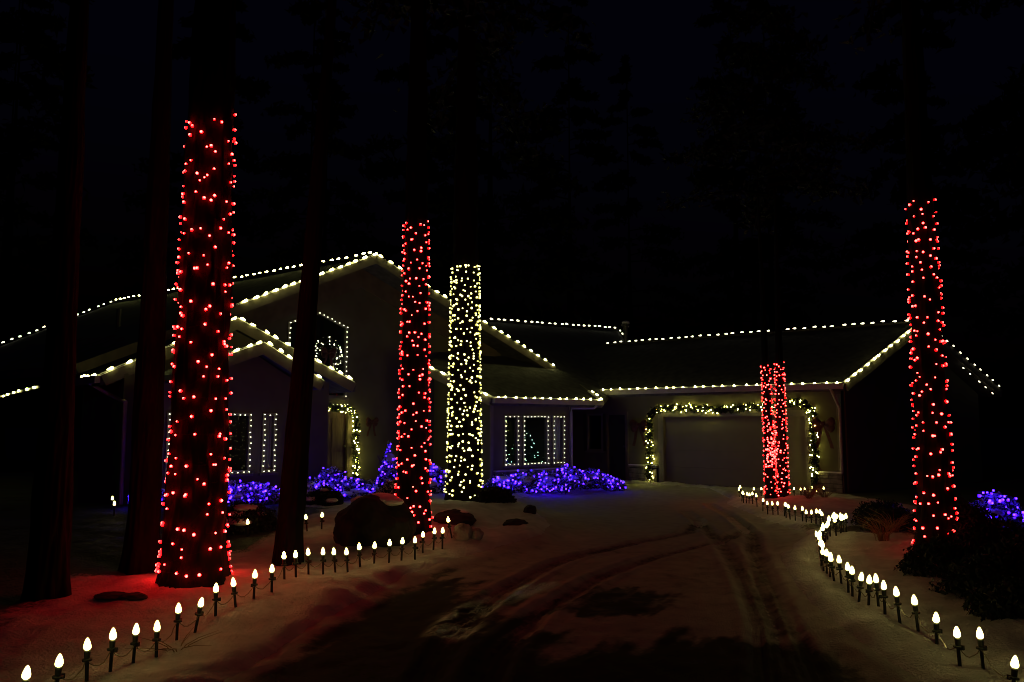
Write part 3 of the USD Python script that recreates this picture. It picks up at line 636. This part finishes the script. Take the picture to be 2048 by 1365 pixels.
# twin-stemmed small tree in the right island bed
tt = Thing('twin_pine', 'twin stemmed tree wound in red lights in front of the garage door', 'tree', (5.45, 17.2, .1))
STEMS = [(5.35, 17.25, .12, (-.014, 0)), (5.60, 17.3, .125, (.006, 0))]
for i, (x, y, r0, ln_) in enumerate(STEMS): tt.part('trunk', trunk_mesh(x, y, r0, 10, 20 + i, ln_, .25, seg=40), 'bark', smooth=True)
l, nd = crown_mesh(5.48, 17.3, 6.5, 11, 2.2, 90); cp = tt.part('crown', nd, 'needles'); tt.part('limbs', l, 'bark_dark', parent=cp, kind='stuff')

def wrap(label, x, y, r0, z1, spacing, glow, size, seed, lean=(0, 0), z_lo=.05, flare=.4, limit=300, low=0):
    r = np.random.default_rng(seed); base = gz(x, y); H_ = z1 - base - z_lo + .09; pitch = spacing * 1.02; th = r.uniform(0, 6.28); z = 0.; P_, N_ = [], []
    while z < H_ + .10 * math.sin(th * 1.0 + seed) + .05 * math.sin(3 * th):
        zz = z_lo + max(0, z + r.normal(0, .34 * spacing)); a = th + r.normal(0, .28 * spacing / r0)
        zm = zz + .15; rr = r0 * max(.12, 1 - .016 * zm / r0 * .96) * (1 + flare * math.exp(-zm / .22)) * .97 + .02
        nrm = np.array([math.cos(a), math.sin(a), 0]); P_.append(np.array([x + lean[0] * zz, y + lean[1] * zz, base + zz]) + nrm * rr); N_.append(nrm)
        step = spacing * r.choice([.45, .9, 1.1, 1.25], p=[.15, .3, .35, .2]); rad_ = r0
        th += step / rad_; z += pitch * step / (2 * np.pi * rad_)
    to_cam = math.atan2(CAM[1] - y, CAM[0] - x)
    for k in range(low):  # unseen bulbs added low behind the trunk to redden the snow
        a = to_cam + np.pi + (r.uniform(-1.22, 1.22)); zz = r.uniform(.02, .26); zm = zz + .15
        rr = r0 * (1 + flare * math.exp(-zm / .22)) * .97 + .03; nrm = np.array([math.cos(a), math.sin(a), 0])
        P_.insert(0, np.array([x, y, base + zz]) + nrm * rr); N_.insert(0, nrm)
    P_, N_ = np.array(P_), np.array(N_); face = N_ @ unit([CAM[0] - x, CAM[1] - y, 0])
    order = np.argsort(-face) if len(P_) > limit else np.arange(len(P_))
    wire = np.vstack([P_ - N_ * .019])
    # keep the wire on the trunk's surface between bulbs
    w2 = []
    for p, q in zip(wire[:-1], wire[1:]):
        for t in (0, .33, .66):
            m = p * (1 - t) + q * t; zz = m[2] - base; c = np.array([x + lean[0] * zz, y + lean[1] * zz]); d = m[:2] - c; rr_ = np.linalg.norm(p[:2] - c)
            w2.append([*(c + d / np.linalg.norm(d) * rr_), m[2]])
    ax = N_ + [0, 0, .25] + r.normal(0, .32, N_.shape)
    return hang_string('trunk_lights', label, 'string lights', P_[order], ax[order], LENS, r.uniform(.7, 1.2, len(P_)) * size, glow, .002, 'wire', wire_pts=np.array(w2), limit=limit)
wrap('red mini lights wound around the thick front left trunk', *LIT['ltree'], .134, 'red_glow', .0115, 1, low=95)
wrap('red mini lights wound around the trunk behind the boulder', *LIT['mtree'], .108, 'red_glow_soft', .0135, 2, low=24)
wrap('dense white mini lights wound around the trunk in front of the entry', *LIT['wtree'], .097, 'warm_mini', .0165, 3)
wrap('red mini lights wound around the trunk at the right edge', *LIT['rtree'], .112, 'red_glow_soft', .013, 4, low=30)
for i, (x, y, r0, ln_) in enumerate(STEMS):
    wrap(('red mini lights on the left stem of the twin tree by the garage', 'red mini lights on the right stem of the twin tree by the garage')[i], x, y, r0, (2.85, 2.98)[i], .094, 'red_glow_soft', .016, 31 + i, ln_, flare=.25)

r = np.random.default_rng(8); bz = gz(5.36, 17.25)
q = np.array([5.33, 17.12, bz + 1.0]) + r.normal(0, 1, (46, 3)) * [.075, .02, .22]; q[:, 1] = 17.10 - np.abs(q[:, 1] - 17.12)
hang_string('trunk_lights', 'tangled bundle of red mini lights bunched on the left stem of the twin tree', 'string lights', q, r.normal(0, .5, (46, 3)) + [-.3, -1, .1], LENS, .021, 'red_glow_soft', .002)
# dark forest behind the house: one prototype of each kind, copies by reference
def dup(src, name, loc, rz, label, cat, group, scale=1.0):
    p = free('/World', name); x = UsdGeom.Xform.Define(stage, p); x.AddTranslateOp().Set(Gf.Vec3d(*map(float, loc)))
    if rz is not None and not np.isscalar(rz):
        for op, ang_ in zip((x.AddRotateZOp(), x.AddRotateXOp()), rz): op.Set(float(ang_))
    elif rz is not None: x.AddRotateZOp().Set(float(rz))
    if scale != 1.0: x.AddScaleOp().Set(Gf.Vec3f(scale, scale, scale))
    q = x.GetPrim(); q.GetReferences().AddInternalReference(src.path); q.SetInstanceable(True); tag(q, label, cat, group); return q
FOREST = [(-30, 34), (-25, 40), (-20.5, 33), (-16, 43), (-9.5, 38), (-5, 45), (-1, 37), (3, 42), (10.5, 38), (14, 44), (18, 36), (22, 33), (27, 38), (30, 31), (-34, 44), (7.5, 52), (-12, 52), (-3, 54), (16, 54), (24, 47), (33, 42), (-24, 28), (20, 27), (25, 25)]
src = []
for k, (x, y) in enumerate(FOREST):
    lab = 'tall black pine in the dark woods behind the house'
    if k < 3:
        t = Thing('forest_pine', lab, 'tree', (x, y, 0), 'tall pines in the dark woods behind the house')
        tm = trunk_mesh(x, y, .34, 24, 60 + k, seg=14, dz=.6, fine_to=12, taper=.02); t.part('trunk', tm, 'bark_dark', smooth=True)
        l, nd = crown_mesh(x, y, 3.5 + 2 * k, 26, 4.6, 70 + k, 7000); nd = (nd[0], nd[1])
        cp = t.part('crown', nd, 'needles'); t.part('limbs', l, 'bark_dark', parent=cp, kind='stuff'); src.append(t)
    else:
        dup(src[k % 3], 'forest_pine', (x, y, -.2), rng.uniform(0, 360), lab, 'tree', 'tall pines in the dark woods behind the house', rng.uniform(.85, 1.15))

# ------------------------------------------------------------------ stake lights
LROW = [(-2.29, 3.99), (-2.24, 4.2), (-2.22, 4.46), (-2.17, 4.61), (-2.16, 4.86), (-2.1, 5.03), (-2.13, 5.4), (-2.09, 5.6), (-2.07, 5.92), (-1.99, 6.11), (-1.96, 6.42), (-1.87, 6.58), (-1.9, 7.05), (-1.83, 7.15), (-1.78, 7.38), (-1.67, 7.46), (-1.59, 7.6), (-1.49, 7.66), (-1.41, 7.83), (-1.32, 8.07), (-1.19, 8.15), (-1.09, 8.3), (-.97, 8.42), (-.94, 8.87), (-.84, 8.98), (-.75, 9.05), (-.68, 9.5)]
RROW = [(2.53, 4.33), (2.58, 4.67), (2.5, 4.76), (2.54, 5.09), (2.56, 5.35), (2.56, 5.6), (2.57, 5.84), (2.61, 6.03), (2.58, 6.13), (2.57, 6.28), (2.64, 6.56), (2.67, 6.71), (2.73, 7.0), (2.73, 7.15), (2.8, 7.43), (2.82, 7.56), (2.88, 7.79), (2.94, 8.01), (3.0, 8.16), (3.06, 8.34), (3.1, 8.46), (3.16, 8.62), (3.23, 8.76), (3.37, 9.1), (3.43, 9.25), (3.5, 9.4), (3.58, 9.54), (3.69, 9.74), (3.8, 9.84), (3.93, 10.04), (4.04, 10.25), (4.13, 10.46), (4.21, 10.58), (4.26, 10.85), (4.32, 11.0), (4.35, 11.14), (4.37, 11.29), (4.41, 11.42), (4.44, 11.56), (4.48, 11.7), (4.42, 11.85), (4.43, 12.05), (4.42, 12.2), (4.46, 12.5), (4.44, 12.65), (4.47, 12.9), (4.41, 13.05), (4.38, 13.2), (4.37, 13.36), (4.4, 13.54), (4.43, 13.95), (4.41, 14.15), (4.41, 14.45), (4.45, 14.86), (4.55, 15.54), (4.57, 15.89), (4.6, 16.25), (4.62, 16.5), (4.65, 16.8), (4.71, 17.16), (4.92, 18.08), (5.11, 18.62), (5.38, 18.62), (5.61, 18.8), (6.38, 18.9), (6.5, 18.8), (6.66, 19.0), (7.2, 19.3)]
BL = .0192
SR = {'src': None}
def stake(x, y, tilt, az, label, group, sink=0.0):
    z = gz(x, y) - sink
    if SR['src'] is None:
        t = Thing('stake_light', label, 'stake light', (0, 0, 0), group)
        t.part('bulb', oriented(C9, np.array([0, 0, .206]), up, np.array([BL, BL, BL * 1.6])), 'stake_glow')
        t.part('socket', lathe([(0, .135), (.012, .135), (.0145, .14), (.016, .170), (.012, .176), (0, .176)], 10), 'plastic')
        t.part('clip', cat_([lathe([(0, .118), (.012, .119), (.025, .123), (.026, .133), (.013, .137), (0, .137)], 10), box((.023, 0, .127), (.02, .014, .024))]), 'plastic')
        t.part('stake', cat_([box((0, 0, .01), (.019, .006, .23)), box((0, 0, .01), (.0055, .0185, .229))]), 'plastic')
        SR['src'] = t
        t.prim.GetAttribute('xformOp:translate').Set(Gf.Vec3d(x, y, z)); xf = UsdGeom.Xformable(t.prim)
        xf.AddRotateZOp().Set(float(az)); xf.AddRotateXOp().Set(float(tilt))
    else: dup(SR['src'], 'stake_light', (x, y, z), (az, tilt), label, 'stake light', group)
    a = math.radians(az); tl = math.radians(tilt)
    return np.array([x, y, z]) + np.array([math.sin(a) * math.sin(tl), -math.cos(a) * math.sin(tl), math.cos(tl)]) * .128
r = np.random.default_rng(44)
def nth(n): return f"{n}{'th' if 10 < n % 100 < 14 else {1: 'st', 2: 'nd', 3: 'rd'}.get(n % 10, 'th')}"
def row(lst, label, group, special={}):
    tops = []
    for i, (x, y) in enumerate(lst):
        sp = special.get(i)
        if sp: tops.append(stake(x, y, sp[0], sp[1], sp[2], None, sp[3] if len(sp) > 3 else 0))
        else: tops.append(stake(x, y, r.normal(0, 4), r.uniform(0, 360), label % nth(i + 1), group, r.uniform(0, .03)))
    return tops
def cable(name, label, tops, seed):
    r = np.random.default_rng(seed); pts = []
    for a, c in zip(tops[:-1], tops[1:]):
        for t in np.linspace(0, 1, 7)[:-1]:
            p = a * (1 - t) + c * t; p[2] -= .055 * math.sin(math.pi * t) + r.normal(0, .002); p[:2] += r.normal(0, .004, 2); p[2] = max(p[2], gz(p[0], p[1]) + .004); pts.append(p)
    pts.append(tops[-1]); t = Thing(name, label, 'cable', pts[0]); t.part('wire', tube(pts, .0032, 5), 'clear_wire')
tops = row(LROW, '%s white stake light from the near end of the row along the left driveway edge', 'stake lights along the left driveway edge',
           {7: (14, 60, 'tilted white stake light in front of the thick red lit trunk'), 26: (13, 250, 'last leaning stake light of the left row beside a clump of snow')})
cable('light_cable', 'thin cable sagging between the stake lights on the left', tops, 1)
tops = row(RROW, '%s white stake light from the near end of the row along the right driveway edge', 'stake lights along the right driveway edge',
           {0: (12, 120, 'nearest stake light of the right row pushed deep into the snow', .08), 3: (3, 0, 'white stake light pushed deep with bulb low over the snow', .05)})
cable('light_cable', 'thin cable sagging between the stake lights on the right', tops, 2)
for x, y, lab in [(-3.12, 9.9, 'lone stake light in front of the dark shrub under the left window'), (-2.51, 10.3, 'stake light just right of the slim leaning trunk'), (-2.36, 10.4, 'stake light just left of the dark boulder'),
                  (-6.22, 13.0, 'small lone light on the snow at left between the dark trunks'), (-5.7, 12.0, 'lower lone light on the snow at left between the dark trunks')]:
    stake(x, y, r.normal(0, 4), r.uniform(0, 360), lab, None, .03)

# ------------------------------------------------------------------ shrubs, snow, rocks
def shrub(name, label, x, y, rx, ry, hz, seed, leaf='shrub_leaf', snow=0.5, n=1500, cat='shrub', group=None, size=.05, cone=False):
    r = np.random.default_rng(seed); z = gz(x, y) - .02; t = Thing(name, label, cat, (x, y, z), group)
    d = r.normal(size=(n, 3)); d /= np.linalg.norm(d, axis=1, keepdims=True); d[:, 2] = np.abs(d[:, 2]); k = r.uniform(.45, 1, n) ** .6 * (.75 + .5 * meshkit.fbm(d * 2.2 + seed, 3, 1))
    c = d * k[:, None]
    if cone: c = np.c_[c[:, :2] * (1.1 - .95 * np.clip(c[:, 2:], 0, 1)), c[:, 2] * 1.05]
    c = c * [rx, ry, hz] + [x, y, z + .03]
    t.part('foliage', tris(c, size, r), leaf)
    st = [tube([[x, y, z - .05], [x + rx * .35 * math.cos(a), y + ry * .35 * math.sin(a), z + hz * .45], [x + rx * .75 * math.cos(a), y + ry * .75 * math.sin(a), z + hz * .8]], [.012, .008, .004], 4) for a in r.uniform(0, 6.28, 9)]
    t.part('stems', cat_(st), 'twig')
    if snow > .45:
        m_ = int(n * .5); c2 = c[r.permutation(n)[:m_]]; t.part('frost', tris(c2 + [0, 0, .02], size * .95, r), 'snow_clean', kind='stuff')
    if snow:
        nl = int(9 * snow) + 2; ms = []
        for _ in range(nl):
            a = r.uniform(0, 6.28); q = r.uniform(0, .8); zz = hz * (1 - q * .75) * (.8 if cone else .95)
            qq = q * (.45 if cone else 1)
            ms.append(lumpy(np.array([x + rx * qq * math.cos(a), y + ry * qq * math.sin(a), z + zz]), np.array([rx * .3, ry * .3, hz * .12]) * r.uniform(.6, 1.3), r, sub=2))
        t.part('snow', cat_(ms), 'snow_clean', smooth=True)
    return t
def blue_lights(label, x, y, rx, ry, hz, n, seed, size=.02, cone=False):
    r = np.random.default_rng(seed); z = gz(x, y); d = r.normal(size=(n, 3)); d /= np.linalg.norm(d, axis=1, keepdims=True); d[:, 2] = np.abs(d[:, 2])
    d[:, 1] = np.where(r.uniform(size=n) < .75, -np.abs(d[:, 1]), d[:, 1]); c = d * r.uniform(.82, 1.08, (n, 1))
    if cone: c = np.c_[c[:, :2] * (1.1 - .95 * np.clip(c[:, 2:], 0, 1)), c[:, 2] * 1.05]
    c = c * [rx, ry, hz] + [x, y, z + .05]; o = np.argsort(np.round(c[:, 2] * 6) + .2 * c[:, 0]); c = c[o]
    hang_string('blue_lights', label, 'string lights', c, r.normal(size=(n, 3)) + [0, -1.2, .4], LENS, r.uniform(.8, 1.2, n) * size, 'blue_glow', .003, 'wire')
# hedge under the picture window
HB = [(-.2, 20.0, .5, .42, .48), (.35, 20.15, .5, .45, .58), (.95, 20.5, .55, .45, .6), (1.5, 21.0, .5, .45, .62), (2.05, 21.5, .5, .42, .52), (2.55, 21.85, .45, .4, .36)]
names = ['leftmost snowy shrub of the blue lit hedge under the picture window', 'second snowy shrub of the blue lit hedge under the picture window', 'third shrub of the blue lit hedge below the indoor tree', 'fourth shrub of the blue lit hedge under the curtained pane', 'fifth shrub of the blue lit hedge beside the downspout', 'low last shrub of the blue lit hedge toward the garage']
for i, (x, y, rx, ry, hz) in enumerate(HB):
    hz *= .86
    shrub('shrub', names[i], x, y, rx, ry, hz, 100 + i, snow=.8, n=1300)
    blue_lights(('blue lights on the leftmost hedge shrub under the picture window', 'blue lights on the second hedge shrub under the picture window', 'blue lights on the hedge shrub below the indoor tree', 'blue lights on the hedge shrub under the curtained pane', 'blue lights on the hedge shrub beside the downspout', 'blue lights on the low last hedge shrub toward the garage')[i], x, y, rx, ry, hz, 34, 200 + i, .021)
# left bay bushes
LB = [(-4.75, 13.9, .42, .35, .36, 'snowy blue lit bush under the left bay window', False), (-4.25, 14.1, .4, .35, .33, 'blue lit bush right of the slim trunk base under the bay window', False), (-3.62, 14.7, .5, .4, .38, 'snow covered glowing bush right of the slim leaning trunk', False),
      (-3.65, 16.9, .42, .4, .55, 'rounded blue lit bush left of the entry garland foot', False), (-3.05, 16.4, .55, .42, .36, 'low blue lit bush at the entry garland foot', False),
      (-2.75, 18.6, .34, .34, 1.05, 'slim cone shaped blue lit shrub left of the red trunk behind the boulder', True), (-1.75, 18.6, .42, .4, .62, 'blue lit shrub between the red trunk and the white lit trunk', False),
      (-5.9, 13.6, .3, .3, .3, 'small blue lit bush seen just left of the thick red lit trunk', False), (7.45, 12.9, .40, .32, .46, 'blue lit bush alone on the lawn at the far right', False), (6.1, 12.2, .26, .26, .62, 'blue lit shrub behind the red lit trunk at right', True)]
for i, (x, y, rx, ry, hz, lab, cn) in enumerate(LB):
    shrub('shrub', lab, x, y, rx, ry, hz, 120 + i, snow=(1.4 if i == 0 else 4 if i == 2 else .5), n=1300, cone=cn)
    blue_lights('blue lights on the ' + lab.replace('blue lit ', '').replace('glowing ', ''), x, y, rx, ry, hz, (44 if i in (5, 8) else 34), 220 + i, .0175 if i < 5 else .02, cn)
# unlit shrubs
for i, (x, y, rx, ry, hz, lab, sn) in enumerate([
        (-3.3, 10.4, .42, .35, .34, 'dark unlit shrub below the left bay window', .4), (-3.05, 13.6, .32, .3, .30, 'dark unlit shrub left of the boulder in front of the blue bush', .3),
        (-.30, 13.0, .34, .28, .22, 'low dark spreading shrub at the foot of the white lit trunk', .1), (-1.75, 13.0, .35, .3, .3, 'dark shrub with snow between the boulder and the entry', .5),
        (4.95, 9.4, .5, .45, .40, 'dark brush left of the red lit trunk at right', 0), (4.0, 7.7, .42, .4, .30, 'dark low brush in front of the red lit trunk at right', 0),
        (3.85, 6.6, .5, .42, .32, 'dark low shrub behind the right stake lights in the near corner', 0), (4.6, 7.3, .55, .5, .42, 'dark wide shrub at the right picture edge', 0), (3.45, 5.7, .35, .3, .22, 'small dark shrub nearest the right stake lights', 0),
        (5.4, 10.3, .45, .4, .38, 'dark brush behind the red lit trunk at right', 0),
        (4.75, 8.3, .5, .4, .34, 'dark brush spreading right of the red lit trunk at right', 0), (5.5, 8.2, .5, .45, .30, 'tall dark brush at the right edge behind the red lit trunk', 0), (4.95, 6.5, .5, .4, .35, 'dark low bush in the lower right corner', 0),
        (4.65, 10.2, .35, .3, .26, 'little dark bush between the stake light curve and the red lit trunk', 0), (5.4, 12.2, .45, .4, .35, 'dark brush left of the blue lit shrub behind the right trunk', 0)]):
    shrub('shrub', lab, x, y, rx, ry, hz, 150 + i, leaf='dark_leaf', snow=sn, n=3200, size=.03)
# grass tufts
def tuft(name, label, x, y, hgt, n, seed, spread=.16):
    r = np.random.default_rng(seed); z = gz(x, y) - .02; ms = []
    for _ in range(n):
        a = r.uniform(0, 6.28); d = np.array([math.cos(a), math.sin(a), 0]); L = hgt * r.uniform(.5, 1.1); o = np.array([x, y, z]) + d * r.uniform(0, spread * .4); s = np.linspace(0, 1, 4)
        ms.append(tube(o + up * (L * s * (1 - .3 * s))[:, None] + d * (spread * 1.6 * s ** 2)[:, None], [.004, .0035, .0025, .001], 3))
    t = Thing(name, label, 'grass', (x, y, z)); t.part('blades', cat_(ms), 'dry_grass')
for i, (x, y, hgt, lab) in enumerate([(4.1, 9.3, .42, 'dry grass clump arching over the snow inside the curve of stake lights'), (4.5, 9.9, .4, 'dry grass clump behind the curve of stake lights'), (6.2, 17.4, .45, 'snowy grass clump right of the twin tree'), (6.7, 17.9, .4, 'grass clump by the right end of the garage wall'), (5.9, 16.6, .35, 'grass clump at the foot of the twin tree'), (-2.02, 5.15, .12, 'few dead stalks in the snow beside the left stake lights'), (4.4, 8.75, .3, 'dry stalks at the foot of the red lit trunk at right')]):
    tuft('grass_clump', lab, x, y, hgt, 46 if hgt > .2 else 10, 300 + i)
# boulder and rocks
r = np.random.default_rng(77)
def rock(name, label, x, y, s, seed, snow=True, cat='rock', m='rock'):
    r = np.random.default_rng(seed); z = gz(x, y); t = Thing(name, label, cat, (x, y, z)); s = np.array(s)
    t.part('stone', lumpy(np.array([x, y, z + s[2] * .3]), s, r, .28, 4, 1.6), m, smooth=40)
    if snow: t.part('snow', cat_([lumpy(np.array([x + s[0] * dx, y + s[1] * dy, z + s[2] * 1.12]), s * [.5, .5, .2] * k, r, .2, 3) for dx, dy, k in ((.1, .2, 1.1), (.45, -.05, .6), (-.3, .3, .7))]), 'snow_clean', smooth=True)
rock('boulder', 'big dark boulder with patches of snow behind the left stake lights', -1.56, 9.5, (.44, .38, .39), 5)
rock('boulder', 'low snow covered rock right of the red lit trunk behind the boulder', -.74, 10.7, (.27, .22, .13), 6)
rock('rock', 'small dark rock on the snow at the drive edge right of the white lit trunk', .26, 12.2, (.10, .09, .08), 7, False)
rock('rock', 'low dark rock on the snow between white lit trunk and drive', .05, 11.0, (.16, .12, .07), 8, False)
rock('rock', 'dark bare patch stone in the red lit snow left of the thick trunk', -3.0, 6.35, (.13, .08, .03), 9, False)
rock('rock', 'flat dark stone in the red lit snow nearer the thick trunk', -2.82, 6.3, (.11, .07, .03), 10, False)
rock('snow_clump', 'clump of snow beside the last stake light of the left row', -.56, 9.52, (.11, .09, .10), 11, False, 'snow', 'old_snow')
rock('snow_clump', 'round clump of packed snow right of the last left stake light', -.42, 9.6, (.09, .09, .08), 12, False, 'snow', 'old_snow')
